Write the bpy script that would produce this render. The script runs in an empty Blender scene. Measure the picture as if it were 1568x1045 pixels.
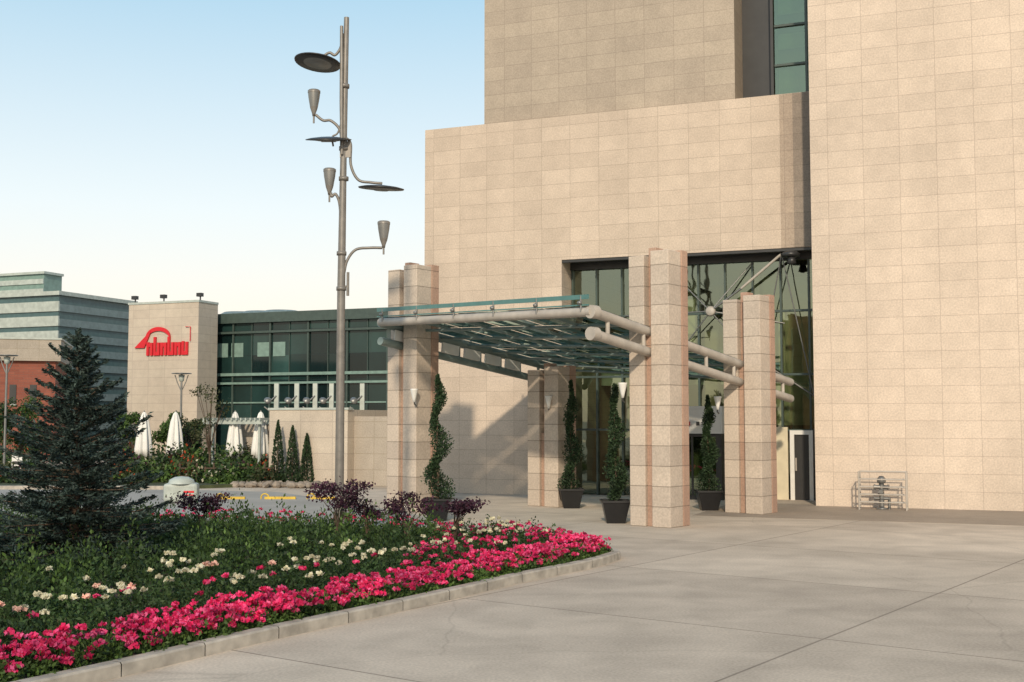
import bpy, math, random
import numpy as np
from mathutils import Matrix, Vector
random.seed(7); rng=np.random.default_rng(7)
D=bpy.data; S=bpy.context.scene
S.view_settings.view_transform='Standard'; S.view_settings.look='None'; S.view_settings.exposure=0

# ---------------------------------------------------------------- materials
def newmat(name):
    m=D.materials.new(name); m.use_nodes=True
    nt=m.node_tree; b=nt.nodes['Principled BSDF']; return m,nt,b
def mat(name,col,rough=.6,var=.15,scale=3.0,metal=0.0,bump=0.0,spec=.5):
    m,nt,b=newmat(name)
    N=nt.nodes; L=nt.links
    tc=N.new('ShaderNodeTexCoord'); nz=N.new('ShaderNodeTexNoise')
    nz.inputs['Scale'].default_value=scale; nz.inputs['Detail'].default_value=6
    L.new(tc.outputs['Object'],nz.inputs['Vector'])
    cr=N.new('ShaderNodeValToRGB')
    cr.color_ramp.elements[0].position=.3; cr.color_ramp.elements[1].position=.7
    cr.color_ramp.elements[0].color=[c*(1-var) for c in col]+[1]
    cr.color_ramp.elements[1].color=[min(1,c*(1+var)) for c in col]+[1]
    L.new(nz.outputs['Fac'],cr.inputs['Fac']); L.new(cr.outputs['Color'],b.inputs['Base Color'])
    b.inputs['Roughness'].default_value=rough; b.inputs['Metallic'].default_value=metal
    b.inputs['Specular IOR Level'].default_value=spec
    if bump>0:
        bp=N.new('ShaderNodeBump'); bp.inputs['Strength'].default_value=bump
        L.new(nz.outputs['Fac'],bp.inputs['Height']); L.new(bp.outputs['Normal'],b.inputs['Normal'])
    return m
def stone(name,c1,c2,mortar,w=1.0,h=.49,ms=.009,offset=0.0,stain=.14,speck=.12):
    m,nt,b=newmat(name); N=nt.nodes; L=nt.links
    tc=N.new('ShaderNodeTexCoord'); sp=N.new('ShaderNodeSeparateXYZ'); L.new(tc.outputs['Object'],sp.inputs[0])
    ad=N.new('ShaderNodeMath'); ad.operation='ADD'; L.new(sp.outputs[0],ad.inputs[0]); L.new(sp.outputs[1],ad.inputs[1])
    cb=N.new('ShaderNodeCombineXYZ'); L.new(ad.outputs[0],cb.inputs[0]); L.new(sp.outputs[2],cb.inputs[1])
    br=N.new('ShaderNodeTexBrick'); L.new(cb.outputs[0],br.inputs['Vector'])
    br.offset=offset; br.offset_frequency=2; br.squash=1
    br.inputs['Scale'].default_value=1; br.inputs['Brick Width'].default_value=w; br.inputs['Row Height'].default_value=h
    br.inputs['Mortar Size'].default_value=ms; br.inputs['Mortar Smooth'].default_value=.4
    br.inputs['Color1'].default_value=[*c1,1]; br.inputs['Color2'].default_value=[*c2,1]; br.inputs['Mortar'].default_value=[*mortar,1]
    def nzr(s,lo,hi,a,c,vec,det=8):
        nz=N.new('ShaderNodeTexNoise'); nz.inputs['Scale'].default_value=s; nz.inputs['Detail'].default_value=det; L.new(vec,nz.inputs['Vector'])
        mr=N.new('ShaderNodeMapRange'); mr.inputs[1].default_value=a; mr.inputs[2].default_value=c
        mr.inputs[3].default_value=lo; mr.inputs[4].default_value=hi; L.new(nz.outputs['Fac'],mr.inputs[0]); return mr.outputs[0]
    mp=N.new('ShaderNodeMapping'); mp.inputs['Scale'].default_value=(1,1,.35); L.new(tc.outputs['Object'],mp.inputs[0])
    a=nzr(.35,1-stain,1+stain*.5,.3,.7,mp.outputs[0]); c=nzr(22,1-speck,1+speck,.32,.68,tc.outputs['Object'],3); e=nzr(2.5,.94,1.05,.3,.7,tc.outputs['Object'])
    mu=N.new('ShaderNodeMath'); mu.operation='MULTIPLY'; L.new(a,mu.inputs[0]); L.new(c,mu.inputs[1])
    mu2=N.new('ShaderNodeMath'); mu2.operation='MULTIPLY'; L.new(mu.outputs[0],mu2.inputs[0]); L.new(e,mu2.inputs[1])
    vm=N.new('ShaderNodeVectorMath'); vm.operation='SCALE'; L.new(br.outputs['Color'],vm.inputs[0]); L.new(mu2.outputs[0],vm.inputs['Scale'])
    L.new(vm.outputs[0],b.inputs['Base Color']); b.inputs['Roughness'].default_value=.75; b.inputs['Specular IOR Level'].default_value=.25
    bp=N.new('ShaderNodeBump'); bp.inputs['Strength'].default_value=.25; bp.inputs['Distance'].default_value=.01; bp.invert=True
    L.new(br.outputs['Fac'],bp.inputs['Height']); L.new(bp.outputs['Normal'],b.inputs['Normal'])
    return m
def leafmat(name,dark,light,rough=.6,trans=.25,mid=None):
    m,nt,b=newmat(name); N=nt.nodes; L=nt.links
    g=N.new('ShaderNodeNewGeometry'); cr=N.new('ShaderNodeValToRGB')
    cr.color_ramp.elements[0].color=[*dark,1]; cr.color_ramp.elements[1].color=[*light,1]
    if mid:
        e=cr.color_ramp.elements.new(.5); e.color=[*mid,1]
    L.new(g.outputs['Random Per Island'],cr.inputs['Fac'])
    nz=N.new('ShaderNodeTexNoise'); nz.inputs['Scale'].default_value=1.6; tc=N.new('ShaderNodeTexCoord'); L.new(tc.outputs['Object'],nz.inputs['Vector'])
    mr=N.new('ShaderNodeMapRange'); mr.inputs[1].default_value=.3; mr.inputs[2].default_value=.7; mr.inputs[3].default_value=.6; mr.inputs[4].default_value=1.3; L.new(nz.outputs['Fac'],mr.inputs[0])
    vm=N.new('ShaderNodeVectorMath'); vm.operation='SCALE'; L.new(cr.outputs['Color'],vm.inputs[0]); L.new(mr.outputs[0],vm.inputs['Scale'])
    L.new(vm.outputs[0],b.inputs['Base Color']); b.inputs['Roughness'].default_value=rough; b.inputs['Specular IOR Level'].default_value=.3
    tr=N.new('ShaderNodeBsdfTranslucent'); L.new(vm.outputs[0],tr.inputs['Color'])
    mx=N.new('ShaderNodeMixShader'); mx.inputs[0].default_value=trans
    L.new(b.outputs[0],mx.inputs[1]); L.new(tr.outputs[0],mx.inputs[2]); L.new(mx.outputs[0],N['Material Output'].inputs['Surface'])
    return m
def glass(name,tint,refl=.25,gcol=(.8,.9,.85),wave=.02):
    m,nt,b=newmat(name); N=nt.nodes; L=nt.links; N.remove(b)
    t=N.new('ShaderNodeBsdfTransparent'); t.inputs[0].default_value=[*tint,1]
    g=N.new('ShaderNodeBsdfGlossy'); g.inputs['Color'].default_value=[*gcol,1]; g.inputs['Roughness'].default_value=.02
    lw=N.new('ShaderNodeLayerWeight'); lw.inputs[0].default_value=.35
    ma=N.new('ShaderNodeMath'); ma.operation='ADD'; ma.use_clamp=True; ma.inputs[1].default_value=refl; L.new(lw.outputs['Fresnel'],ma.inputs[0])
    nz=N.new('ShaderNodeTexNoise'); nz.inputs['Scale'].default_value=.9; tc=N.new('ShaderNodeTexCoord'); L.new(tc.outputs['Object'],nz.inputs['Vector'])
    bp=N.new('ShaderNodeBump'); bp.inputs['Strength'].default_value=wave*10; bp.inputs['Distance'].default_value=.03; L.new(nz.outputs['Fac'],bp.inputs['Height']); L.new(bp.outputs['Normal'],g.inputs['Normal'])
    mx=N.new('ShaderNodeMixShader'); L.new(ma.outputs[0],mx.inputs[0]); L.new(t.outputs[0],mx.inputs[1]); L.new(g.outputs[0],mx.inputs[2])
    L.new(mx.outputs[0],N['Material Output'].inputs['Surface']); return m

M={}
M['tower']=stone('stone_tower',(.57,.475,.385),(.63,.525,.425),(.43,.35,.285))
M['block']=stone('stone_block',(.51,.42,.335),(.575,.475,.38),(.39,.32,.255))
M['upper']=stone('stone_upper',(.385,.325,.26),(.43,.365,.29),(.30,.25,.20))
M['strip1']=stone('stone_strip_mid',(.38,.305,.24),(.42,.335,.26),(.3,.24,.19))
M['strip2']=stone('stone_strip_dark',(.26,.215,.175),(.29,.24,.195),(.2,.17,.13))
M['col']=stone('stone_column',(.48,.405,.335),(.58,.49,.40),(.28,.235,.19),w=60,h=.47,ms=.013,stain=.14)
M['colred']=stone('stone_column_red',(.40,.26,.195),(.47,.32,.24),(.24,.17,.13),w=60,h=.47,ms=.012)
M['dark']=mat('dark_metal',(.03,.03,.03),.4)
M['frame']=mat('mullion_green',(.05,.075,.065),.4)
M['grey']=mat('grey_metal',(.22,.22,.21),.4,metal=.5)
M['pole']=mat('pole_paint',(.20,.185,.165),.45,metal=.2,scale=8)
M['rail']=mat('pale_rail_paint',(.42,.38,.33),.5)
M['steel']=mat('steel_beige',(.42,.38,.33),.5)
M['steeld']=mat('steel_green_dark',(.19,.245,.23),.45)
M['white']=mat('white_paint',(.72,.71,.67),.5,var=.06)
M['teal']=mat('teal_edge',(.08,.20,.19),.3)
M['glass']=glass('facade_glass',(.50,.60,.46),.24,gcol=(.60,.68,.54))
M['rglass']=glass('roof_glass',(.58,.78,.74),.05,gcol=(.5,.7,.7))
M['soil']=mat('soil',(.07,.048,.034),.95,var=.4,scale=9,bump=.5)
M['kerb']=mat('kerb_concrete',(.37,.335,.285),.85,var=.28,scale=5,bump=.2)
M['black']=mat('black_pot',(.012,.012,.013),.35)
M['red']=mat('sign_red',(.60,.012,.02),.5,var=.05)
M['yellow']=mat('yellow_paint',(.62,.42,.05),.6,var=.15)
M['bark']=mat('bark',(.09,.06,.04),.9,var=.3,scale=20,bump=.5)
M['rock']=mat('rock',(.25,.21,.17),.9,var=.4,scale=3,bump=.5)
M['inner']=mat('interior_wall',(.36,.29,.20),.8)
M['inner2']=mat('interior_dark',(.07,.06,.05),.8)
M['curtain']=mat('curtain',(.65,.58,.42),.9,var=.1)
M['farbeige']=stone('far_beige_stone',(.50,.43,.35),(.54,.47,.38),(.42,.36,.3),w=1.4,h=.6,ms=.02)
M['farbeige2']=stone('beige_stone_dark_tone',(.36,.315,.26),(.40,.35,.29),(.3,.26,.2),w=1.2,h=.6,ms=.015)
M['brick']=stone('red_brick',(.24,.075,.05),(.30,.10,.065),(.2,.1,.08),w=.5,h=.15,ms=.012,offset=.5)
M['farglass']=stone('far_glass',(.004,.013,.014),(.026,.065,.06),(.02,.03,.03),w=1.55,h=1.75,ms=.02,stain=.5)
M['farglass'].node_tree.nodes['Principled BSDF'].inputs['Roughness'].default_value=.08
M['farglass'].node_tree.nodes['Principled BSDF'].inputs['Specular IOR Level'].default_value=.45
M['palegreen']=mat('pale_green_band',(.17,.26,.225),.35)
M['bandw']=mat('band_light',(.40,.44,.40),.5)
M['bandg']=mat('band_grey_green',(.17,.22,.22),.5)
M['bandt']=mat('band_teal',(.06,.115,.12),.3)

# leaves
M['spruce']=leafmat('spruce_needles',(.018,.032,.026),(.065,.10,.085),trans=.1)
M['green']=leafmat('leaf_green',(.016,.036,.011),(.065,.115,.035))
M['green2']=leafmat('leaf_green_fresh',(.03,.06,.012),(.11,.19,.045))
M['olive']=leafmat('leaf_olive',(.03,.04,.015),(.10,.11,.05))
M['purple']=leafmat('leaf_purple',(.022,.009,.015),(.10,.036,.065))
M['pink']=leafmat('petal_pink',(.55,.01,.07),(.88,.17,.36),trans=.3,mid=(.78,.03,.16))
M['whitep']=leafmat('petal_white',(.65,.60,.40),(.82,.78,.60),trans=.3)
M['palep']=leafmat('petal_pale',(.80,.45,.36),(.9,.62,.5),trans=.3)
M['orange']=leafmat('petal_orange',(.45,.06,.02),(.6,.14,.06),trans=.3)
M['cyp']=leafmat('cypress_leaf',(.012,.028,.012),(.05,.09,.038),trans=.1)

# ---------------------------------------------------------------- mesh helpers
def empty(name,mw=None):
    e=D.objects.new(name,None); S.collection.objects.link(e); e.empty_display_size=.2
    if mw is not None: e.matrix_world=mw
    return e
class MB:
    def __init__(s): s.v=[];s.f=[];s.m=[];s.sm=[]
    def _add(s,vs,fs,mi,smooth=False):
        o=len(s.v); s.v+= [tuple(v) for v in vs]
        for f in fs: s.f.append(tuple(i+o for i in f)); s.m.append(mi); s.sm.append(smooth)
    def box(s,x0,x1,y0,y1,z0,z1,mi=0,M4=None):
        vs=[Vector(p) for p in [(x0,y0,z0),(x1,y0,z0),(x1,y1,z0),(x0,y1,z0),(x0,y0,z1),(x1,y0,z1),(x1,y1,z1),(x0,y1,z1)]]
        if M4 is not None: vs=[M4@v for v in vs]
        s._add(vs,[(0,3,2,1),(4,5,6,7),(0,1,5,4),(1,2,6,5),(2,3,7,6),(3,0,4,7)],mi)
    def beam(s,p0,p1,w,h,mi=0):
        p0=Vector(p0);p1=Vector(p1); d=(p1-p0); L=d.length; q=d.to_track_quat('Y','Z').to_matrix().to_4x4()
        s.box(-w/2,w/2,0,L,-h/2,h/2,mi,Matrix.Translation(p0)@q)
    def tube(s,pts,r,mi=0,n=10,smooth=True,cap=True):
        pts=[Vector(p) for p in pts]; k=len(pts)
        rs=r if isinstance(r,(list,tuple)) else [r]*k
        vs=[];fs=[]
        up=Vector((0,0,1))
        t0=(pts[1]-pts[0]).normalized()
        a=t0.cross(up if abs(t0.z)<.9 else Vector((1,0,0))).normalized()
        for i,p in enumerate(pts):
            t=((pts[min(i+1,k-1)]-pts[max(i-1,0)])).normalized()
            a=(a-t*a.dot(t)).normalized(); b=t.cross(a)
            for j in range(n):
                th=2*math.pi*j/n; vs.append(p+(a*math.cos(th)+b*math.sin(th))*rs[i])
        for i in range(k-1):
            for j in range(n):
                j2=(j+1)%n; fs.append((i*n+j,i*n+j2,(i+1)*n+j2,(i+1)*n+j))
        s._add(vs,fs,mi,smooth)
        if cap:
            s._add(vs[:n],[tuple(range(n-1,-1,-1))],mi); s._add(vs[-n:],[tuple(range(n))],mi)
    def lathe(s,prof,c=(0,0,0),mi=0,n=20,M4=None,smooth=True,flute=0,fk=8):
        vs=[];fs=[]
        for (r,z) in prof:
            for j in range(n):
                th=2*math.pi*j/n; rr=r*(1+flute*math.cos(fk*th))
                v=Vector((rr*math.cos(th),rr*math.sin(th),z))
                if M4 is not None: v=M4@v
                vs.append(v+Vector(c))
        k=len(prof)
        for i in range(k-1):
            for j in range(n):
                j2=(j+1)%n; fs.append((i*n+j,i*n+j2,(i+1)*n+j2,(i+1)*n+j))
        s._add(vs,fs,mi,smooth)
    def poly(s,vs,mi=0): s._add(vs,[tuple(range(len(vs)))],mi)
    def prism(s,vs2,z0,z1,mi=0):
        n=len(vs2); vs=[(x,y,z0) for x,y in vs2]+[(x,y,z1) for x,y in vs2]
        s._add(vs,[tuple(range(n-1,-1,-1)),tuple(range(n,2*n))]+[(i,(i+1)%n,n+(i+1)%n,n+i) for i in range(n)],mi)
    def build(s,name,mats,parent=None,bevel=0,mw=None):
        me=D.meshes.new(name); me.from_pydata(s.v,[],s.f)
        for k in (mats if isinstance(mats,(list,tuple)) else [mats]): me.materials.append(M[k])
        me.polygons.foreach_set('material_index',s.m); me.polygons.foreach_set('use_smooth',s.sm); me.update()
        o=D.objects.new(name,me); S.collection.objects.link(o)
        if parent is not None: o.parent=parent
        if mw is not None: o.matrix_world=mw
        if bevel:
            b=o.modifiers.new('bevel','BEVEL'); b.width=bevel; b.segments=2; b.limit_method='ANGLE'
        return o
def leaves(name,P,size,matname,parent=None,aspect=.5,out=None,up=0.0,jit=.35,mats=None,mi=None):
    """diamond-shaped leaves at points P; out = preferred direction of leaf axis"""
    P=np.asarray(P,float); n=len(P)
    d=rng.normal(size=(n,3)); 
    if out is not None: d=d*jit+np.asarray(out)
    d[:,2]+=up; d/=np.linalg.norm(d,axis=1)[:,None]+1e-9
    r=rng.normal(size=(n,3)); w=np.cross(d,r); w/=np.linalg.norm(w,axis=1)[:,None]+1e-9
    L=(size if np.ndim(size) else np.full(n,size))*rng.uniform(.7,1.3,n)
    L=L[:,None]; nn=np.cross(d,w)
    a=P-d*L*.5; t=P+d*L*.5; l=P+w*L*aspect*.5+nn*L*.08; rr=P-w*L*aspect*.5+nn*L*.08
    V=np.stack([a,l,t,rr],1).reshape(-1,3)
    me=D.meshes.new(name); me.vertices.add(4*n); me.vertices.foreach_set('co',V.ravel())
    me.loops.add(4*n); me.loops.foreach_set('vertex_index',np.arange(4*n))
    me.polygons.add(n); me.polygons.foreach_set('loop_start',np.arange(n)*4)
    for k in (mats or [matname]): me.materials.append(M[k])
    if mi is not None: me.polygons.foreach_set('material_index',np.asarray(mi,dtype=np.int32))
    me.update(calc_edges=True); me.validate()
    o=D.objects.new(name,me); S.collection.objects.link(o)
    if parent is not None: o.parent=parent
    return o
def frame(x,y,ang): return Matrix.Translation((x,y,0))@Matrix.Rotation(ang,4,'Z')

A_H=-math.atan2(.3761,.9266)      # hotel wall orientation
A_C=-math.atan2(.594,.804)        # canopy orientation
# ---------------------------------------------------------------- ground
def groundmat():
    m,nt,b=newmat('concrete_ground'); N=nt.nodes; L=nt.links
    tc=N.new('ShaderNodeTexCoord')
    mp=N.new('ShaderNodeMapping'); mp.inputs['Rotation'].default_value=(0,0,math.radians(36)); L.new(tc.outputs['Object'],mp.inputs[0])
    br=N.new('ShaderNodeTexBrick'); L.new(mp.outputs[0],br.inputs['Vector']); br.offset=0; br.inputs['Scale'].default_value=1
    br.inputs['Brick Width'].default_value=5.2; br.inputs['Row Height'].default_value=4.4; br.inputs['Mortar Size'].default_value=.022; br.inputs['Mortar Smooth'].default_value=.6
    br.inputs['Color1'].default_value=(.52,.44,.355,1); br.inputs['Color2'].default_value=(.60,.51,.41,1); br.inputs['Mortar'].default_value=(.30,.25,.20,1)
    def nz(s,lo,hi,det=8,a=.35,c=.65,vec=None,dist=0):
        q=N.new('ShaderNodeTexNoise'); q.inputs['Scale'].default_value=s; q.inputs['Detail'].default_value=det; q.inputs['Distortion'].default_value=dist
        L.new(vec or tc.outputs['Object'],q.inputs['Vector'])
        r=N.new('ShaderNodeMapRange'); r.inputs[1].default_value=a; r.inputs[2].default_value=c; r.inputs[3].default_value=lo; r.inputs[4].default_value=hi
        L.new(q.outputs['Fac'],r.inputs[0]); return r.outputs[0],q
    a,_=nz(.13,.80,1.06,8,dist=.8); c,_=nz(1.1,.88,1.07,10,dist=.4); e,q3=nz(30,.88,1.10)
    # long tyre-polished streaks
    ms=N.new('ShaderNodeMapping'); ms.inputs['Rotation'].default_value=(0,0,math.radians(-28)); ms.inputs['Scale'].default_value=(.12,1.6,1); L.new(tc.outputs['Object'],ms.inputs[0])
    st,_=nz(.6,.93,1.03,4,vec=ms.outputs[0])
    vo=N.new('ShaderNodeTexVoronoi'); vo.feature='DISTANCE_TO_EDGE'; vo.inputs['Scale'].default_value=.13
    qd=N.new('ShaderNodeTexNoise'); qd.inputs['Scale'].default_value=.8; qd.inputs['Detail'].default_value=5; L.new(tc.outputs['Object'],qd.inputs['Vector'])
    va=N.new('ShaderNodeVectorMath'); va.operation='MULTIPLY_ADD'; va.inputs[1].default_value=(.6,.6,0); L.new(qd.outputs['Color'],va.inputs[0]); L.new(tc.outputs['Object'],va.inputs[2])
    L.new(va.outputs[0],vo.inputs['Vector'])
    vr=N.new('ShaderNodeMapRange'); vr.inputs[1].default_value=.0; vr.inputs[2].default_value=.003; vr.inputs[3].default_value=.86; vr.inputs[4].default_value=1; L.new(vo.outputs['Distance'],vr.inputs[0])
    def mul(x,y):
        k=N.new('ShaderNodeMath'); k.operation='MULTIPLY'; L.new(x,k.inputs[0]); L.new(y,k.inputs[1]); return k.outputs[0]
    f=mul(mul(mul(mul(a,c),e),vr.outputs[0]),st)
    vm=N.new('ShaderNodeVectorMath'); vm.operation='SCALE'; L.new(br.outputs['Color'],vm.inputs[0]); L.new(f,vm.inputs['Scale'])
    L.new(vm.outputs[0],b.inputs['Base Color']); b.inputs['Roughness'].default_value=.85; b.inputs['Specular IOR Level'].default_value=.2
    bp=N.new('ShaderNodeBump'); bp.inputs['Strength'].default_value=.15; bp.inputs['Distance'].default_value=.01; L.new(q3.outputs['Fac'],bp.inputs['Height']); L.new(bp.outputs['Normal'],b.inputs['Normal'])
    return m
M['ground']=groundmat()
M['road']=mat('road_grey',(.34,.32,.285),.9,var=.12,scale=.6)
M['brown_sheet']=stone('brown_ground',(.43,.355,.28),(.47,.39,.31),(.32,.265,.21),w=1.6,h=60,ms=.015,stain=.2)  # browner and darker than the surrounding ground, with wide joints
M['lawn']=mat('garden_soil',(.05,.06,.025),.95,var=.4,scale=2)
g=MB(); g.box(-700,700,-100,1200,-1,0); g.build('ground','ground')
g=MB(); g.prism([(-60,28.9),(-8,28.0),(-3,26.6),(-1,28.5),(-5,36),(-8,41),(-12,42.5),(-60,43.5)],-.01,.004); g.build('road','road')
g=MB(); g.prism([(-90,43.6),(-12,42.6),(-8.2,45),(-8,60),(-90,65)],-.01,.12); g.build('garden_ground','lawn')

# ---------------------------------------------------------------- hotel
HW=frame(9.33,35.9,A_H)
hotel=empty('hotel_building',HW)
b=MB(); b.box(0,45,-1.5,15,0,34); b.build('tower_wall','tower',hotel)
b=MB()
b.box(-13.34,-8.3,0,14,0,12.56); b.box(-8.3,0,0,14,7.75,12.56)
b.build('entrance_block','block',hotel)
b=MB(); b.box(-1.12,-.72,-.012,.0,7.76,12.55); b.build('strip_mid_tone','strip1',hotel)  # thin sheet on the block face, darker than the block colour
b=MB(); b.box(-.72,.0,-.016,.0,7.76,12.55); b.build('strip_dark_tone','strip2',hotel)  # second thin sheet, darkest tone, next to the tower
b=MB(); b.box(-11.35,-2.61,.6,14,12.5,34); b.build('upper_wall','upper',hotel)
b=MB(); b.box(-2.61,0,1.9,14,12.5,34); b.box(-1.62,-1.53,1.5,1.9,12.56,34); b.build('slot_recess','dark',hotel)
b=MB(); b.box(-1.5,-.1,1.6,1.62,12.56,34); b.build('slot_glass','glass',hotel)
b=MB(); 
for k,z in enumerate(np.arange(12.9,34,1.3)): b.box(-1.4,-.2,1.7,1.72,z+(.0,.3,.15)[k%3],z+.9+(.2,-.1,.1)[k%3])
b.build('slot_blinds','bandw',hotel)
b=MB()
for z in np.arange(12.6,34,1.3): b.box(-1.5,0,1.52,1.6,z,z+.07)
b.box(-.52,-.45,1.5,1.58,12.56,34); b.build('slot_frames','frame',hotel)
b=MB(); b.box(-8.3,0,.03,.2,7.66,7.75); b.box(-8.3,-.0,.86,1.1,7.5,7.75); b.build('soffit_trim','dark',hotel)
xs=[-8.25,-7.4,-6.52,-5.65,-4.8,-3.95,-3.08,-2.2,-1.32,-.45,-.02]
zs=[.0,2.15,3.9,5.9,7.5]
gb_=MB()
for i in range(len(xs)-1):
    for j in range(4):
        if j==0 and (xs[i]>=-4.81 and xs[i]<-3.1): continue
        if j==0 and xs[i]>-1.7: continue
        x0,x1,z0,z1=xs[i],xs[i+1],zs[j] or .02,zs[j+1]+(.1 if j==3 else 0)
        a,c=rng.normal()*.006,rng.normal()*.006
        gb_.poly([(x0,1.02-a,z0),(x1,1.02+a,z0),(x1,1.02+a+c,z1),(x0,1.02-a+c,z1)])
gb_.build('facade_glass','glass',hotel)
b=MB()
for x in xs: b.box(x-.03,x+.03,.92,1.12,0 if (x<-4.7 or x>-3.1) else 2.2,7.6)
for z in zs[1:4]: b.box(-8.3,0,.94,1.1,z-.035,z+.035)
b.build('mullions','frame',hotel)
b=MB(); b.box(-8.3,0,9,9.2,0,7.75,0); b.box(-8.3,-.0,4.2,9,3.7,4.0,1); b.box(-8.3,0,1.2,9,.004,.03,2)
for x in (-7,-4.2,-1.4): b.box(x-.25,x+.25,4.0,4.5,0,7.75,0)
b.box(-8.3,0,4.15,4.2,4.0,4.9,1)
for x in (-6.2,-5.0,-2.9,-2.1): b.box(x,x+.7,2.2,2.25,4.1,7.2,3)
b.box(-2.5,-.2,3.0,3.06,2.3,7.2,3)
b.build('lobby_interior',['inner','bandw','inner2','curtain'],hotel)
b=MB()
b.box(-7.5,-5.5,3,3.8,0,1.1,0)
for x in (-7.2,-6.6,-6,-2.6): b.lathe([(.0,.0),(.22,.0),(.28,.5),(.1,.55),(.05,1.5),(.25,1.55),(.18,1.9),(0,1.9)],(x,2.2,0),0,12)
b.build('lobby_furniture','inner2',hotel)
b=MB()
b.box(-4.95,-2.95,-.35,1.0,2.05,2.9,0); b.box(-4.9,-4.62,-.2,1.0,0,2.05,1); b.box(-3.18,-3.0,-.2,1.0,0,2.05,1)
b.box(-3.97,-3.91,-.15,-.08,0,2.05,1); b.box(-4.62,-3.18,-.14,-.09,0,.12,1); b.box(-4.62,-3.18,-.14,-.09,1.95,2.05,1)
b.box(-4.3,-3.95,-.38,-.352,2.3,2.42,2); b.box(-3.75,-3.65,-.38,-.352,2.3,2.42,1)
b.build('entrance_vestibule',['white','dark','red'],hotel)
b=MB(); b.box(-4.62,-3.97,-.12,-.11,.12,1.95); b.box(-3.91,-3.18,-.12,-.11,.12,1.95); b.build('vestibule_glass','glass',hotel)
b=MB()
b.box(-1.58,-1.16,.9,1.0,0,2.25,1); b.box(-1.08,-.95,.8,.95,0,2.15,0); b.box(-.5,-.38,.8,.95,0,2.15,0); b.box(-.95,-.5,.8,.95,2.02,2.15,0)
b.box(-.95,-.5,.86,.9,0,2.02,2); b.box(-.92,-.88,.78,.86,.9,1.3,3); b.box(-.38,0,.93,.99,0,2.15,2)
b.build('side_door',['white','curtain','dark','steel'],hotel)
b=MB(); hub=(-3.45,.45,5.92)
for e in [(-4.75,.9,7.2),(-2.2,.9,7.45),(-4.6,.9,4.6),(-2.2,.9,4.4),(-6.4,.9,5.9),(-1.2,.9,5.5)]: b.tube([hub,e],.022,0,6)
b.tube([(-2.45,.4,6.6),(-1.15,.2,7.6)],.045,1,8); b.tube([(-2.45,.4,6.6),hub],.035,0,8)
b.tube([(-1.15,.2,7.6),(-2.0,.9,3.9)],.02,0,6); b.tube([(-1.15,.2,7.6),(-.2,.9,2.6)],.02,0,6); b.tube([(-1.9,.5,4.3),(-.3,.9,3.2)],.03,0,6)
mt=Matrix.Rotation(math.radians(90),4,'X')
b.lathe([(0,-.06),(.12,-.06),(.17,0),(.12,.06),(0,.06)],hub,1,16,mt)
b.lathe([(0,.1),(.2,.08),(.3,0),(.28,-.08),(0,-.1)],(-.85,.0,7.55),2,18); b.lathe([(0,.0),(.1,.0),(.15,-.2),(0,-.25)],(-.8,-.1,7.45),2,12)
b.build('facade_cable_truss',['grey','steel','dark'],hotel)
g=MB(); g.box(-2.5,45,-6.2,-1.0,-.01,.004); o=g.build('brown_ground_sheet','brown_sheet'); o.matrix_world=HW  # thin darker brown sheet on the ground along the tower front

# ---------------------------------------------------------------- canopy + columns
def column(x,y,h,short=False):
    e=empty('stone_column' ,frame(x,y,A_C))
    b=MB(); b.box(0,.42,0,.5,0,h-.08); b.box(.63,1.11,-.06,.55,0,h); b.build('front_slabs','col',e,.015)
    b=MB(); b.box(.424,.626,.22,.6,0,h+.12); b.box(.3,1.13,.552,.85,0,h+.05); b.build('core_slab','colred',e,.01)
    b=MB(); b.box(.425,.625,.1,.22,0,h-1.9); b.build('infill','colred',e)
    return e
column(2.78,28.2,6.45); column(5.71,32.1,5.8); column(-3.44,32.8,6.7); column(.45,34.6,4.0)
can=empty('entrance_canopy')
FL=Vector((-3.55,31.95,5.1)); FR=Vector((1.76,26,4.85)); BR=Vector((8.1,34.6,3.57)); BL=Vector((1.64,38.9,4.1))
def q(u,v,dz=0):
    p=(FL.lerp(FR,u)).lerp(BL.lerp(BR,u),v); return p+Vector((0,0,dz))
b=MB()
b.tube([FR,BR],.115,0,16); b.tube([FR+Vector((0,0,-.48)),BR+Vector((0,0,-.48))],.115,0,16)
b.tube([FL,FR],.11,0,14)
b.tube([FR+Vector((-.05,-.05,.0)),FR+Vector((.1,.1,-.0))],.15,0,16); b.tube([FR+Vector((-.05,-.05,-.48)),FR+Vector((.1,.1,-.48))],.15,0,16)
for t in np.linspace(.06,.95,7):
    p=FR.lerp(BR,t); b.tube([p,p+Vector((0,0,-.48))],.05,0,8)
b.build('side_girder_tubes','steel',can)
b=MB()
b.tube([FL,BL],.13,0,14); b.tube([q(0,0,-.5),q(0,1,-.5)],.11,0,14)
for i in range(9):
    p=q(0,.04+i*.115); b.beam(p,p+Vector((0,0,-.5)),.09,.09,0)
for v in (.14,.28,.42,.56,.70,.84,.97): b.tube([q(0,v,-.02),q(1,v,-.02)],.04,0,10)
for u in (.2,.4,.6,.8): b.beam(q(u,0,.02),q(u,1,.02),.04,.07,0)
b.build('roof_frame','steeld',can)
b=MB()
for i in range(6):
    p0=q(0,.04+i*.115+.014); p1=q(0,.04+(i+1)*.115-.014); dx=Vector((.075,-.05,0))
    b.beam(p0+Vector((0,0,-.26))+dx,p1+Vector((0,0,-.26))+dx,.04,.28,0)
b.build('girder_web_panels','white',can)
b=MB()
def quad(b,p,mi=0,th=.02):
    n=(p[1]-p[0]).cross(p[3]-p[0]).normalized()*th
    vs=[Vector(k) for k in p]+[Vector(k)+n for k in p]
    b._add(vs,[(3,2,1,0),(4,5,6,7),(0,1,5,4),(1,2,6,5),(2,3,7,6),(3,0,4,7)],mi)
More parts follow.
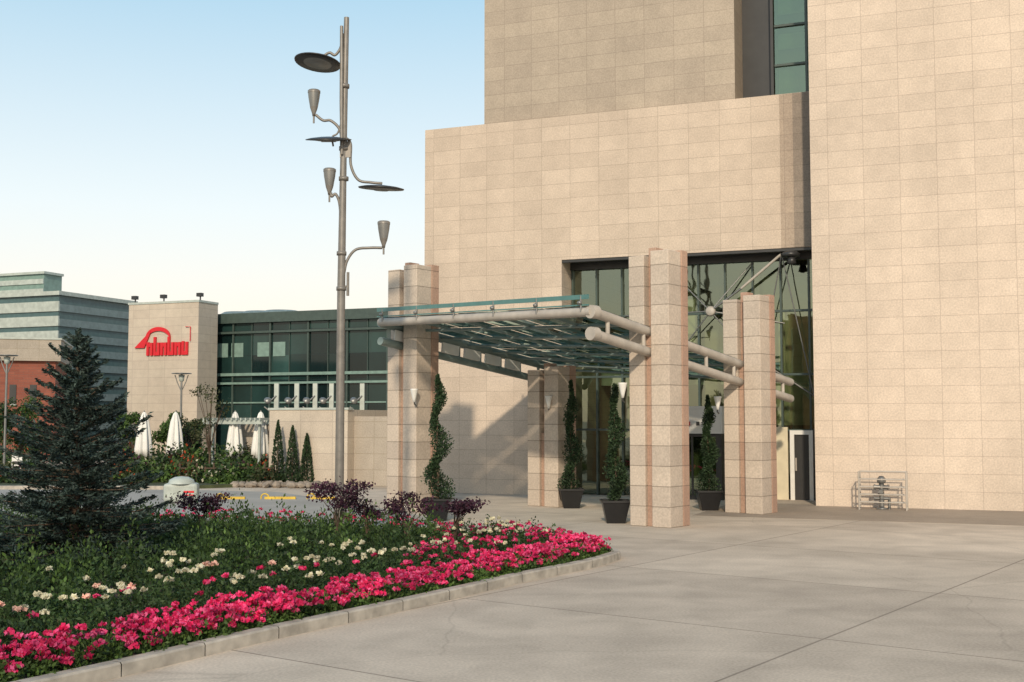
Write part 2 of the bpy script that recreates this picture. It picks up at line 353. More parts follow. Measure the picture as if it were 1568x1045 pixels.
for i in range(5):
    for j in range(5):
        u0,u1=i*.2+.004,(i+1)*.2-.004; v0,v1=j*.2+.003,(j+1)*.2-.003
        b.poly([q(u0,v0,.14),q(u1,v0,.14),q(u1,v1,.14),q(u0,v1,.14)])
b.build('roof_glass','rglass',can)
b=MB()
off=Vector((-.08,-.06,0))
b.beam(FL+off+Vector((0,0,.33)),FR+off+Vector((0,0,.33)),.03,.10,0)
b.beam(FL+off+Vector((0,0,.15)),FR+off+Vector((0,0,.15)),.02,.03,0)
b.build('glass_edge_band','teal',can)
b=MB()
for u in (.03,.22,.41,.6,.79,.97):
    p=q(u,0)+off; b.tube([p,p+Vector((0,0,.36))],.025,0,8); b.lathe([(0,-.05),(.05,-.03),(.06,0),(.05,.03),(0,.05)],p+Vector((-.03,-.03,.2)),0,10)
for v in (.2,.45,.7):
    p=q(0,v); b.tube([p,p+Vector((0,0,.3))],.025,0,8)
b.build('spider_fittings','grey',can)

for (x,y,z) in [(-2.62,31.85,3.15),(1.05,34.0,3.0),(2.62,28.15,3.2),(5.55,32.1,2.95)]:
    b=MB(); b.lathe([(0,0),(.03,0),(.05,.1),(.10,.32),(.11,.36),(0,.36)],(0,0,0),0,12); b.tube([(0,0,.05),(0,.1,-.05),(.06,.22,-.1)],.018,1,6)
    o=b.build('column_sconce',['white','grey']); o.location=(x,y,z-.2)

# planters
def planter(x,y,top,wig,r,amp,ph):
    e=empty('topiary_planter',Matrix.Translation((x,y,0)))
    b=MB()
    w0,w1,z0,z1=.22,.33,0,.52
    vs=[(-w0,-w0,z0),(w0,-w0,z0),(w0,w0,z0),(-w0,w0,z0),(-w1,-w1,z1),(w1,-w1,z1),(w1,w1,z1),(-w1,w1,z1)]
    b._add(vs,[(0,3,2,1),(0,1,5,4),(1,2,6,5),(2,3,7,6),(3,0,4,7)],0)
    b.box(-.28,.28,-.28,.28,.40,.46,1)
    for s in (-1,1):
        b.box(-.35,.35,s*.34-.02,s*.34+.02,.50,.55,0); b.box(s*.34-.02,s*.34+.02,-.32,.32,.50,.55,0)
    b.build('pot',['black','soil'],e)
    b=MB(); b.tube([(0,0,.4),(.02,0,1.2),(-.02,0,2),(0,0,top-.2)],[.03,.025,.02,.01],0,6); b.build('stem','bark',e)
    H=top-.60; n=6500
    t=rng.random(n)**1.15; z=.60+H*t; th=t*wig*2*math.pi+ph; env=r*(1-t)**.55*(.75+.35*np.sin(t*17+ph))+.035
    cx=r*(1-t)**.5*amp*np.cos(th); cy=r*(1-t)**.5*amp*np.sin(th)
    u=rng.normal(size=(n,3)); u/=np.linalg.norm(u,axis=1)[:,None]
    rad=env*.75*rng.uniform(.35,1.2,n)
    P=np.stack([cx+u[:,0]*rad,cy+u[:,1]*rad,z+u[:,2]*rad*.55],1)
    leaves('foliage',P,.065,'cyp',e,out=u+np.array([0,0,.6]),jit=.7,aspect=.5)
planter(-1.84,29.6,3.6,2.4,.40,.38,0); planter(1.67,33.75,3.6,2,.38,.22,2); planter(2.50,28.95,3.35,2.3,.37,.22,4); planter(5.42,32.95,3.15,2.2,.36,.2,1)

# ---------------------------------------------------------------- lamp post
lamp=empty('street_lamp',Matrix.Translation((-3.61,25,0)))
def bez(pts,n=14):
    P=[Vector(p) for p in pts]; out=[]
    P=[P[0]*2-P[1]]+P+[P[-1]*2-P[-2]]
    for i in range(1,len(P)-2):
        for k in range(n):
            t=k/n; a,b_,c,d=P[i-1],P[i],P[i+1],P[i+2]
            out.append(.5*((2*b_)+(c-a)*t+(2*a-5*b_+4*c-d)*t*t+(3*b_-a-3*c+d)*t**3))
    out.append(P[-2]); return out
b=MB()
b.tube([(0,0,0),(0,0,5.2),(.02,0,8),(.06,0,11.1)],[.095,.085,.07,.055],0,14)
b.lathe([(0,0),(.2,0),(.2,.04),(.13,.08),(.12,.4),(0,.4)],(0,0,0),0,16)
b.tube([(.0,-.10,8.1),(-.02,-.1,9.2),(-.03,-.06,10.2),(-.04,-.04,10.9)],[.03,.04,.04,.035],0,8)
for z in (5.25,6.0,7.6,8.25,9.6): b.lathe([(0,-.04),(.105,-.04),(.105,.04),(0,.04)],(.0 if z<7 else .03,0,z),0,14)
b.tube([(.14,0,5.1),(.14,0,5.6)],.03,0,8); b.tube([(.0,0,5.3),(.14,0,5.3)],.02,0,6)
arm=lambda p,r=.03:b.tube(bez(p),r,0,8)
arm([(-.02,0,10.75),(-.06,0,10.45),(-.18,0,10.28),(-.30,0,10.33),(-.45,0,10.24),(-.55,0,10.16)])
arm([(-.02,0,8.3),(-.06,0,8.65),(-.25,0,8.85),(-.42,0,8.86),(-.58,0,8.98)])
arm([(0,0,8.95),(-.1,0,8.6),(-.22,0,8.5),(-.2,0,8.3)],.02)
arm([(.05,0,8.5),(.17,0,8.35),(.18,0,7.9),(.34,0,7.58),(.62,0,7.52),(.85,0,7.5)])
arm([(-.02,0,6.75),(-.06,0,7.1),(-.14,0,7.27),(-.22,0,7.22),(-.24,0,7.3)])
arm([(.05,0,5.55),(.12,0,5.85),(.3,0,6.08),(.6,0,6.12),(.86,0,6.12)])
b.tube([(.89,0,5.98),(.89,0,6.2)],.02,0,8); b.tube([(-.62,0,8.8),(-.62,0,9.05)],.02,0,8); b.tube([(-.27,0,7.1),(-.27,0,7.3)],.02,0,8)
b.box(-.05,.18,-.05,-.02,8.05,8.4,0)
b.build('pole_and_arms','pole',lamp)
def disc(x,z,rx,ry,r=.50):
    Mt=Matrix.Rotation(math.radians(rx),4,'X')@Matrix.Rotation(math.radians(ry),4,'Y')
    b=MB(); b.lathe([(0,.06),(r*.3,.055),(r*.75,.03),(r,0),(r*.98,-.02),(r*.6,-.03)],(x,0,z),0,32,Mt)
    b.lathe([(r*.6,-.03),(r*.35,-.045),(r*.3,-.06),(0,-.06)],(x,0,z),1,24,Mt); b.build('disc_reflector',['dark','grey'],lamp)
disc(-.55,10.12,-7,6); disc(-.30,8.45,13,0,.49); disc(.83,7.40,6,3,.49)
for (x,z) in [(-.62,8.95),(-.27,7.25),(.89,6.12)]:
    b=MB(); b.lathe([(0,0),(.03,0),(.04,.06),(.075,.16),(.085,.2)],(x,0,z),0,16); b.lathe([(.085,.2),(.12,.40),(.13,.50)],(x,0,z),1,16)
    b.lathe([(.135,.50),(.135,.55),(.11,.57),(0,.57)],(x,0,z),0,16)
    b.build('goblet_lamp',['pole','grey'],lamp)

# ---------------------------------------------------------------- flower bed
front=[(-7.5,7.3),(-5.2,9.7),(-3.94,11.5),(-2.81,13.5),(-1.55,15.5),(-.65,17.0),(.16,18.4),(1.26,20.03),(1.80,21.1)]
tip=[(1.95,21.6),(1.8,22.1),(1.3,22.5)]
back=[(0,23.5),(-3,25.9),(-8,27.3),(-17,28.6)]
poly=front+tip+back+[(-17,7.3)]
def inset(path,d):
    out=[]
    for i,p in enumerate(path):
        a=Vector(path[max(i-1,0)]); c=Vector(path[min(i+1,len(path)-1)]); t=(c-a).normalized(); nrm=Vector((-t.y,t.x))
        out.append((p[0]+nrm.x*d,p[1]+nrm.y*d))
    return out
bed=empty('flower_bed')
edge=[tuple(v)[:2] for v in bez([(x,y,0) for x,y in front+tip+back],8)]
inn=inset(edge,.16)
b=MB()
acc=0
for i in range(len(edge)-1):
    p0,p1,q0,q1=edge[i],edge[i+1],inn[i],inn[i+1]
    L=math.dist(p0,p1); acc+=L
    e=min(.012/L,.4) if acc>1.0 else 0
    if acc>1.0: acc=0
    lp=lambda a,c,t:(a[0]+(c[0]-a[0])*t,a[1]+(c[1]-a[1])*t)
    pp1=lp(p0,p1,1-e); qq1=lp(q0,q1,1-e)
    h=.14
    ch=.02; p0i=lp(p0,q0,.12); p1i=lp(pp1,qq1,.12)
    vs=[(*p0,0),(*pp1,0),(*pp1,h-ch),(*p0,h-ch),(*p0i,h),(*p1i,h),(*q0,h),(*qq1,h),(*q0,0),(*qq1,0)]
    b._add(vs,[(0,1,2,3),(3,2,5,4),(4,5,7,6),(6,7,9,8)]+([(1,9,7,5,2)] if e>0 else []),0)
b.build('kerb','kerb',bed)
b=MB(); b.prism(inn+[(-17,7.3)],.0,.10); b.build('bed_soil','soil',bed)
PA=np.array(poly)
def inpoly(x,y,P=PA):
    n=len(P); c=np.zeros(len(x),bool); j=n-1
    for i in range(n):
        xi,yi=P[i]; xj,yj=P[j]
        m=((yi>y)!=(yj>y))&(x<(xj-xi)*(y-yi)/((yj-yi)+1e-12)+xi); c^=m; j=i
    return c
def dist(x,y,path):
    P=np.array(path); d=np.full(len(x),1e9)
    for i in range(len(P)-1):
        a=P[i];v=P[i+1]-a; t=np.clip(((x-a[0])*v[0]+(y-a[1])*v[1])/(v@v),0,1)
        d=np.minimum(d,np.hypot(x-a[0]-t*v[0],y-a[1]-t*v[1]))
    return d
N0=60000
X=rng.uniform(-13,2.2,N0); Y=rng.uniform(9,28.6,N0); k=inpoly(X,Y)&(X>-.47*Y-.8); X=X[k];Y=Y[k]
df=dist(X,Y,front+tip); db=dist(X,Y,tip[1:]+back)
def clump(cx,cy,h,r,nl):
    u=rng.normal(size=(len(cx),nl,3)); u/=np.linalg.norm(u,axis=2)[:,:,None]; u[:,:,2]=np.abs(u[:,:,2])
    rad=rng.uniform(.45,1.15,(len(cx),nl,1))
    P=u*rad; P[:,:,0]*=r[:,None]; P[:,:,1]*=r[:,None]; P[:,:,2]*=h[:,None]
    P[:,:,0]+=cx[:,None]; P[:,:,1]+=cy[:,None]; P[:,:,2]+=.08
    return P.reshape(-1,3),u.reshape(-1,3)
def pick(mask,n,mind=0):
    i=np.flatnonzero(mask); i=i[rng.permutation(len(i))]
    if mind<=0: return i[:n]
    out=[]
    for j in i[:6000]:
        if all((X[j]-X[o])**2+(Y[j]-Y[o])**2>mind*mind for o in out): out.append(j)
        if len(out)>=n: break
    return np.array(out)
i=pick((df>.2)&(df<1.0),1250); P,u=clump(X[i],Y[i],rng.uniform(.10,.26,len(i)),np.full(len(i),.14),42)
leaves('border_leaves',P,.055,'green2',bed,out=u,jit=.7)
i=pick((df>.9)&(df<2.8),330,.22); P,u=clump(X[i],Y[i],rng.uniform(.24,.50,len(i)),rng.uniform(.13,.24,len(i)),130)
leaves('rose_leaves',P,.06,'green',bed,out=u,jit=.7)
i=pick((df>2.7)&(Y>11)&(db>1.8),230,.52); P,u=clump(X[i],Y[i],rng.uniform(.4,.78,len(i)),rng.uniform(.26,.38,len(i)),260)
leaves('shrub_leaves',P,.075,'green',bed,out=u,jit=.8,up=.4)
j=i[rng.permutation(len(i))[:110]]; P,u=clump(X[j],Y[j],rng.uniform(.65,.95,len(j)),rng.uniform(.14,.24,len(j)),90)
leaves('rose_shoots',P,.07,'green2',bed,out=u,jit=.6,up=.9)
i=pick((df>1.6)&(db<=2.0),180,.3); P,u=clump(X[i],Y[i],rng.uniform(.15,.40,len(i)),rng.uniform(.15,.3,len(i)),90)
leaves('low_leaves',P,.07,'green2',bed,out=u,jit=.8,up=.3)
i=pick((df>1.2),500); P,u=clump(X[i],Y[i],rng.uniform(.08,.25,len(i)),rng.uniform(.1,.2,len(i)),30)
leaves('ground_cover',P,.06,'olive',bed,out=u,jit=.6,up=.5)
def blooms(name,cx,cy,cz,R,mat_,np_=14,ps=.05):
    n=len(cx); u=rng.normal(size=(n,np_,3)); u/=np.linalg.norm(u,axis=2)[:,:,None]; u[:,:,2]=np.abs(u[:,:,2])*.8
    P=u*R[:,None,None]*rng.uniform(.4,1,(n,np_,1)); P[:,:,0]+=cx[:,None];P[:,:,1]+=cy[:,None];P[:,:,2]+=cz[:,None]
    leaves(name,P.reshape(-1,3),ps,mat_,bed,aspect=.9,out=u.reshape(-1,3),jit=.8)
def patch(x,y,s=1.7): return np.sin(x*s+1.3*np.sin(y*s*.8))+np.sin(y*s*1.3+x*.7)
m=(df>.16)&(df<.86); w=patch(X,Y,3.2)+rng.normal(size=len(X))*.8>-.9
i=pick(m&w,980); blooms('pink_flowers',X[i],Y[i],.17+.20*rng.random(len(i))+.08*np.clip(df[i],0,1),rng.uniform(.035,.08,len(i)),'pink',17,.05)
i=pick((db>.2)&(db<1.0)&(X>-8)&(X<-1.2),130); blooms('pink_flowers_back',X[i],Y[i],.30+.22*rng.random(len(i)),rng.uniform(.035,.06,len(i)),'pink')
i=pick((X>-1.6)&(Y>18.3)&(df>.8)&(patch(X,Y,2.4)>-.5),170); blooms('pink_flowers_tip',X[i],Y[i],.28+.2*rng.random(len(i)),rng.uniform(.035,.06,len(i)),'pink')
i=pick((df>.95)&(df<2.0),78,.14); blooms('white_roses',X[i],Y[i],.44+.18*rng.random(len(i)),rng.uniform(.035,.06,len(i)),'whitep',22,.05)
i=pick((df>1.3)&(df<3.2)&(patch(X,Y,1.2)>.2),42,.14); blooms('white_roses_far',X[i],Y[i],.52+.2*rng.random(len(i)),rng.uniform(.035,.055,len(i)),'whitep',22,.05)
i=pick((df>1.1)&(df<2.6)&(Y<16),12); blooms('pale_roses',X[i],Y[i],.48+.12*rng.random(len(i)),rng.uniform(.045,.07,len(i)),'palep',26,.05)
i=pick((df>1.0)&(df<1.9),40); blooms('pink_roses',X[i],Y[i],.42+.15*rng.random(len(i)),rng.uniform(.04,.06,len(i)),'pink',20,.05)

# spruce
def spruce(x,y,H,R):
    e=empty('spruce_tree',Matrix.Translation((x,y,.05)))
    b=MB(); b.tube([(0,0,0),(.02,0,H*.4),(0,.02,H*.8),(0,0,H)],[.09,.06,.025,.006],0,8)
    pts=[];out=[]
    z=.10
    while z<H-.08:
        t=z/H; L0=R*(1-t)**.8*(1.0 if t>.12 else .85+t*1.2); nb=int(6+8*(1-t))
        a0=rng.uniform(0,6.28)
        for k in range(nb):
            a=a0+k*2*math.pi/nb+rng.normal()*.25; L=L0*rng.uniform(.55,1.18)+.05
            zz=z+rng.uniform(-.07,.07); rise=rng.uniform(.05,.45)*(.4+t)
            ca,sa=math.cos(a),math.sin(a); br=[]
            for s in np.linspace(0,1,6):
                br.append((ca*L*s,sa*L*s,zz+L*(rise*s*.9-.28*s*s*(1-t)+.22*s**3)))
            b.tube(br,[.014*(1-s)+.003 for s in np.linspace(0,1,6)],0,4,cap=False)
            nn=int(34+L*180)
            ss=rng.random(nn)**.65
            for s in ss:
                i=min(int(s*5),4); f=s*5-i; p=[br[i][j]*(1-f)+br[i+1][j]*f for j in range(3)]
                side=rng.normal()*.17*L*(1.15-s)*1.1
                p=[p[0]-sa*side,p[1]+ca*side,p[2]-abs(side)*.25+rng.normal()*.015]
                pts.append(p); sg=1 if side>0 else -1
                out.append((ca*.8-sa*sg*.6,sa*.8+ca*sg*.6,.25))
        z+=.135+.04*rng.random()
    for k in range(160):
        zz=H-.35+rng.random()*.4; pts.append((rng.normal()*.02,rng.normal()*.02,zz)); out.append((rng.normal(),rng.normal(),1.2))
    b.build('trunk_and_branches','bark',e)
    leaves('needles',pts,.09,'spruce',e,aspect=.28,out=out,jit=.45)
spruce(-6.95,19,3.85,1.72)

# purple shrubs
def purple(x,y,h,w,n=900):
    e=empty('purple_shrub',Matrix.Translation((x,y,.1)))
    b=MB(); pts=[]
    for k in range(8):
        a=rng.uniform(0,6.28); L=w*rng.uniform(.5,1); zt=h*rng.uniform(.72,1.04)
        path=[(0,0,0),(math.cos(a)*L*.2,math.sin(a)*L*.2,zt*.6),(math.cos(a)*L,math.sin(a)*L,zt)]
        b.tube(path,[.016,.011,.004],0,5,cap=False)
        for c in range(3):
            f=.7+.3*c/2; c0=np.array([math.cos(a)*L*f,math.sin(a)*L*f,zt*(.6+.4*f)])
            m=n//24
            q_=rng.normal(size=(m,3))*np.array([.10,.10,.035])+c0; pts.append(q_)
    P=np.concatenate(pts); b.build('stems','bark',e); leaves('foliage',P,.065,'purple',e,aspect=.6)
purple(-6.1,23.6,.9,.5,950); purple(-3.25,22.4,1.2,.55,1200); purple(-2.75,22.9,.8,.38,600); purple(-1.95,22.2,1.0,.48,900); purple(-1.05,21.6,1.0,.48,900)

# ---------------------------------------------------------------- right fixture
def rails(name,x,y,w,h,nr):
    e=empty(name,frame(x,y,A_H)); b=MB()
    for yy in (0,.35):
        for xx in (0,w): b.tube([(xx,yy,0),(xx,yy,h)],.022,0,8)
        for k in range(nr): b.tube([(0,yy,h-k*h*.8/max(nr-1,1)),(w,yy,h-k*h*.8/max(nr-1,1))],.016,0,8)
    for xx in (0,w):
        for z in (h,h*.45,.12): b.tube([(xx,0,z),(xx,.35,z)],.016,0,6)
    b.build('rails','rail',e); return e
e=rails('pipe_guard_rail',9.6,33.1,1.25,1.05,5)
e=empty('fire_hydrant',frame(10.2,33.05,A_H)); b=MB()
b.tube([(0,.15,0),(0,.15,.75)],.07,0,12); b.lathe([(0,0),(.15,0),(.15,.04),(.07,.06)],(0,.15,0),0,12)
b.lathe([(.07,0),(.12,.02),(.12,.12),(.06,.2),(0,.21)],(0,.15,.72),0,12)
for sx in (-1,1): b.tube([(0,.15,.62),(sx*.16,.15-.04,.62)],.055,0,10); b.tube([(sx*.16,.11,.62),(sx*.2,.10,.62)],.075,0,10)
b.tube([(0,.15,.5),(0,-.05,.5)],.06,0,10); b.tube([(-.2,.15,.3),(.2,.15,.3)],.04,0,8); b.tube([(.2,.15,0),(.2,.15,.32)],.04,0,8)
b.build('hydrant_body','grey',e)

# ---------------------------------------------------------------- background buildings
tw=empty('terrace_wall',frame(-9.35,45.9,A_H))
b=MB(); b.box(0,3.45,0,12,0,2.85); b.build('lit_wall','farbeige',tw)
b=MB(); b.box(3.45,9,.5,12,0,2.6); b.box(-2.6,0,1.5,12,0,2.3); b.build('recess_wall','farbeige2',tw)  # darker tone of the beige stone; unlit look put into the colour
b=MB(); b.box(-.05,3.5,-.04,.3,2.85,2.93); b.build('coping','bandw',tw)
for k,px in enumerate([424,455,483,508,555]):
    X0=(px-784)/1820*48.5; 
    e=empty('terrace_floodlight',Matrix.Translation((X0,48.5,2.7)))
    b=MB(); b.box(-.09,.09,-.09,.09,0,1.25,0); b.tube([(0,-.1,.75),(-.3,-.25,.45)],.03,1,6); b.tube([(-.12,0,.0),(-.5,0,.3)],.03,1,6)
    mt=Matrix.Rotation(math.radians(55),4,'X')@Matrix.Rotation(math.radians(20),4,'Y')
    b.lathe([(0,.08),(.10,.06),(.16,0),(.15,-.02),(0,-.0)],(-.3,-.28,.55),1,14,mt); b.build('post_and_light',['bandw','grey','steel'],e)
GB=frame(-8.34,80,A_H); gb=empty('glass_office_building',GB)
b=MB(); b.box(-15.5,14,0,18,0,9.3); b.build('glass_volume','farglass',gb)
b=MB(); b.box(-15.8,14,-.35,18,9.3,10.0,0); b.box(-15.6,14,-.3,0,8.55,8.7,0)
for x in np.arange(-15.5,14,3.1): b.box(x-.06,x+.06,-.16,-.003,0,9.3,0)
for x in np.arange(-15.5,14,1.55): b.box(x-.025,x+.025,-.08,-.002,0,9.3,0)
b.build('dark_frames','frame',gb)
b=MB(); b.box(-15.4,14,-.25,-.004,5.55,5.75); b.box(-15.4,14,-.25,-.004,4.95,5.1); b.box(-15.4,14,-.12,-.004,3.6,3.7)
for x in (-15.2,-13.9,-12.6,-10.4,-9.1): b.box(x,x+1.0,-.05,-.004,6.9,7.9)
b.build('floor_bands','palegreen',gb)
b=MB()
for k in range(9): b.lathe([(0,.5),(1.2,.4),(1.7,.1),(1.75,0)],(-14+k*1.8 if k<3 else 2+k,3,10.0),0,16)
b.build('roof_vents','bandg',gb)
sb=empty('mall_building',frame(-21.7,82,A_H))
b=MB(); b.box(-6.0,0,0,2.2,0,10.6); b.build('sign_wall','farbeige',sb)
b=MB(); b.box(-6.05,.05,-.05,2.2,10.6,10.75); b.build('coping','bandw',sb)
b=MB()
def arc(cx,cz,r0,r1,a0,a1,sx=1,n=20):
    for k in range(n):
        t0=a0+(a1-a0)*k/n; t1=a0+(a1-a0)*(k+1)/n
        ra=lambda t:r0+(r1-r0)*math.sin(math.pi*(t-a0)/(a1-a0))
        vs=[]
        for yy in (-.12,-.02):
            for (r,t) in ((r0,t0),(r0,t1),(ra(t1),t1),(ra(t0),t0)): vs.append((cx+sx*r*math.cos(t),yy,cz+r*math.sin(t)))
        b._add(vs,[(0,1,2,3),(7,6,5,4),(0,4,5,1),(1,5,6,2),(2,6,7,3),(3,7,4,0)],0)
arc(-3.35,7.95,.72,1.0,math.radians(12),math.radians(168),1.45)
b._add([(-5.35,-.14,7.5),(-4.5,-.14,7.5),(-3.9,-.14,8.75),(-5.35,-.02,7.5),(-4.5,-.02,7.5),(-3.9,-.02,8.75)],[(0,1,2),(5,4,3),(0,3,4,1),(1,4,5,2),(2,5,3,0)],0)
for k in range(6):
    x=-4.3+k*.6; h=(7.9,8.25,7.85,8.25,7.85,7.9)[k]
    b.box(x,x+.2,-.14,-.02,6.95,h,0); b.box(x+.32,x+.52,-.14,-.02,6.95,7.85,0)
    b.box(x+.2,x+.32,-.13,-.02,7.55 if k%2==0 else 6.95,7.8 if k%2==0 else 7.2,0)
b.tube([(-.6,-.1,7.9),(-.6,-.1,8.9),(-1.0,-.1,8.9)],.03,0,6)
b.build('red_sign',['red','white'],sb)
b=MB()
for x in (-5.7,-3.2,-.1): b.tube([(x,.3,10.7),(x,.3,11.0)],.05,0,6); b.box(x-.2,x+.2,.1,.4,11.0,11.25,0)
b.build('roof_floodlights','dark',sb)
st=empty('striped_building',frame(-33.7,88,A_H))
b=MB(); b.box(-40,0,0,8.5,0,11.7); b.build('glass_core','bandt',st)
b=MB()
for k,z in enumerate(np.arange(.6,11.6,1.1)):
    b.box(-40,.1,-.12,0,z,z+.75,1)
    b.box(0,.12,.0,8.5,z,z+.55,0)
b.box(-40.2,.25,-.25,8.5,11.7,12.0,1)
b.box(-40,-3.5,3,5,12.0,12.4,2)
b.box(-14,-7.2,6,8,12.0,14.3,2); b.box(-14.2,-7.0,5.8,8,14.3,14.5,1)
for z in (12.7,13.5): b.box(-14,-7.2,5.9,6,z,z+.4,1)
b.build('bands',['bandg','bandw','palegreen'],st)
bk=empty('brick_building',frame(-26.9,70,math.radians(16)))
b=MB(); b.box(-40,0,0,8,0,5.9,0); b.box(-40,.3,-.3,8,5.9,7.15,1); b.box(-40,.36,-.36,8,7.15,7.25,2)
b.build('walls',['brick','farbeige2','bandw'],bk)
b=MB()
for k in range(12):
    x=-1.2-k*1.1
    b.box(x-.18,x+.18,-.05,-.003,3.4,4.5,0); b.box(x-.22,x+.22,-.09,-.003,3.3,3.38,1)
b.build('windows',['dark','bandw'],bk)
P=[]
for k in range(60):
    cx=rng.uniform(-130,-20); c=np.array([cx,rng.uniform(120,150),0]); P.append(c+rng.normal(size=(220,3))*np.array([3,3,1.6])+np.array([0,0,2.5]))
leaves('distant_trees',np.concatenate(P),.9,'olive')

# ---------------------------------------------------------------- garden vegetation
def tree(name,x,y,h,r,matn,trunk=.08,n=2600,ls=.14,z0=.1,low=.35):
    e=empty(name,Matrix.Translation((x,y,z0))); b=MB()
    b.tube([(0,0,0),(.05*r,0,h*.3),(0,.04,h*.6)],[trunk,trunk*.7,trunk*.4],0,7)
    P=[]
    for k in range(13):
        a=rng.uniform(0,6.28); rr=r*rng.uniform(.2,.8); cz=h*rng.uniform(low,.9)
        c=np.array([rr*math.cos(a),rr*math.sin(a),cz]); b.tube([(0,0,h*.25),tuple(c*np.array([.4,.4,.7])),tuple(c)],[trunk*.4,trunk*.25,.01],0,5,cap=False)
        u=rng.normal(size=(n//13,3)); u/=np.linalg.norm(u,axis=1)[:,None]
        P.append(c+u*rng.uniform(.5,1.05,(n//13,1))*r*rng.uniform(.28,.45)*np.array([1,1,.85]))
    b.build('trunk_and_limbs','bark',e); leaves('crown',np.concatenate(P),ls,matn,e); return e
def at(px,Y): return (px-784)/1820*Y
tree('garden_tree',at(35,56),56,3.6,1.1,'green2'); tree('garden_tree',at(-5,54),54,3.4,1.2,'green')
tree('garden_tree',at(58,60),60,2.6,1.0,'green')
tree('garden_tree',at(205,54),54,3.0,.9,'green2'); tree('garden_tree',at(262,54),54,2.9,.8,'green2'); tree('garden_tree',at(292,52),52,2.5,.8,'green')
tree('young_tree',at(322,47),47,4.0,.8,'olive',.05,420,.12,low=.5)
tree('young_tree',at(290,50),50,2.6,.8,'olive',.05,900,.13)
P=[];mi=[]
for k in range(230):
    px=rng.uniform(185,418) if k<170 else rng.uniform(-20,60); Yc=rng.uniform(44.3,52); c=np.array([at(px,Yc),Yc,.1]); hh=rng.uniform(.35,1.0)*(1 if Yc<47 else 1.5)
    u=rng.normal(size=(150,3)); u/=np.linalg.norm(u,axis=1)[:,None]; u[:,2]=abs(u[:,2])
    P.append(c+u*rng.uniform(.6,1.1,(150,1))*np.array([.55,.55,hh])); mm=rng.choice(3,p=[.5,.25,.25]); ar=np.full(150,mm)
    if rng.random()<.3: ar[rng.random(150)<.22]=rng.choice([3,4,5],p=[.5,.2,.3])
    mi.append(ar)
leaves('garden_shrubs',np.concatenate(P),.16,'green',mats=['green','green2','olive','orange','purple','whitep'],mi=np.concatenate(mi),aspect=.6)
def cyp(x,y,h,r):
    e=empty('cypress_shrub',Matrix.Translation((x,y,.05))); n=1500
    t=rng.random(n)**1.3; a=rng.uniform(0,6.28,n); rr=r*(1-t)**.7*rng.uniform(.75,1.08,n)*(.7+.3*np.minimum(t*8,1))
    leaves('foliage',np.stack([rr*np.cos(a),rr*np.sin(a),t*h],1),.10,'cyp',e,out=np.stack([np.cos(a),np.sin(a),np.full(n,1.6)],1),jit=.4)
    b=MB(); b.tube([(0,0,0),(0,0,h*.8)],[.04,.01],0,6); b.build('trunk','bark',e)
for px,h in ((427,2.4),(449,2.2),(471,1.9)): cyp(at(px,45.1),45.1,h,.30)
b=MB()
for k in range(120):
    x=at(rng.uniform(355,515),44.0); y=44.0+rng.uniform(-.5,.6)+ (x+9)*-.25; r=rng.uniform(.08,.22)
    mt=Matrix.Rotation(rng.uniform(0,3),4,'Z')@Matrix.Rotation(rng.uniform(0,3),4,'X')@Matrix.Diagonal((1,.8,.6,1))
    b.lathe([(0,-r),(r*.8,-r*.5),(r,.1*r),(r*.6,r*.8),(0,r)],(x,y,.1),0,6,mt,False)
b.build('rock_border','rock')
for px,Y_ in ((222,49),(270,49),(361,47.5),(400,47.5)):
    e=empty('closed_umbrella',Matrix.Translation((at(px,Y_),Y_,.1))); b=MB()
    b.tube([(0,0,0),(0,0,2.75)],.025,1,8); b.lathe([(.02,2.7),(.08,2.62),(.17,2.3),(.24,1.8),(.30,1.2),(.31,.85),(.15,.88)],(0,0,0),0,40,None,True,.22,7)
    b.lathe([(0,0),(.25,0),(.25,.08),(0,.1)],(0,0,0),1,12); b.build('canopy_and_pole',['white','grey'],e)
e=empty('garden_pergola',frame(at(322,47.8),47.8,A_H)); b=MB()
for x in (0.1,1.2,2.3): b.box(x,x+.09,0,.09,.1,2.3,0); b.box(x,x+.09,1.6,1.69,.1,2.3,0)
b.box(-.2,2.6,-.2,-.1,2.3,2.45,0); b.box(-.2,2.6,1.7,1.8,2.3,2.45,0)
for x in np.arange(-.1,2.55,.22): b.box(x,x+.06,-.3,1.95,2.45,2.55,0)
b.build('frame','bandw',e)
e=empty('timber_fence',Matrix.Translation((at(278,45),45,.1))); b=MB()
for k in range(12): b.tube([(k*.32,0,0),(k*.32,0,.75)],.04,0,6)
b.tube([(0,0,.55),(3.55,0,.55)],.03,0,6); b.tube([(0,0,.25),(3.55,0,.25)],.03,0,6); b.build('posts','bark',e)
def slamp(px,Y,h):
    e=empty('park_lamp',Matrix.Translation((at(px,Y),Y,0))); b=MB()
    b.tube([(0,0,0),(0,0,h)],[.06,.04],0,8); b.lathe([(0,0),(.15,0),(.1,.1),(0,.1)],(0,0,0),0,10)
    for s in (-1,1): b.tube([(0,0,h-.75),(s*.18,0,h-.35),(s*.28,0,h-.05)],.02,0,6)
    b.lathe([(0,.05),(.4,.03),(.42,0),(0,-.03)],(0,0,h),0,16); b.lathe([(0,-.35),(.1,-.3),(.13,-.05),(0,-.03)],(0,0,h),1,12)
    b.build('pole_and_head',['grey','bandw'],e)
slamp(10,47,5.0); slamp(278,50,4.4)
e=empty('direction_sign',Matrix.Translation((at(30,46),46,0))); b=MB()
b.tube([(0,0,0),(0,0,1.1)],.03,1,8); b.box(-.2,.2,-.04,0,.6,1.1,0); b.box(-.17,.17,-.047,-.041,.63,.88,2); b.box(-.1,.1,-.054,-.048,.70,.75,0)
b.build('sign_board',['white','grey','dark'],e)
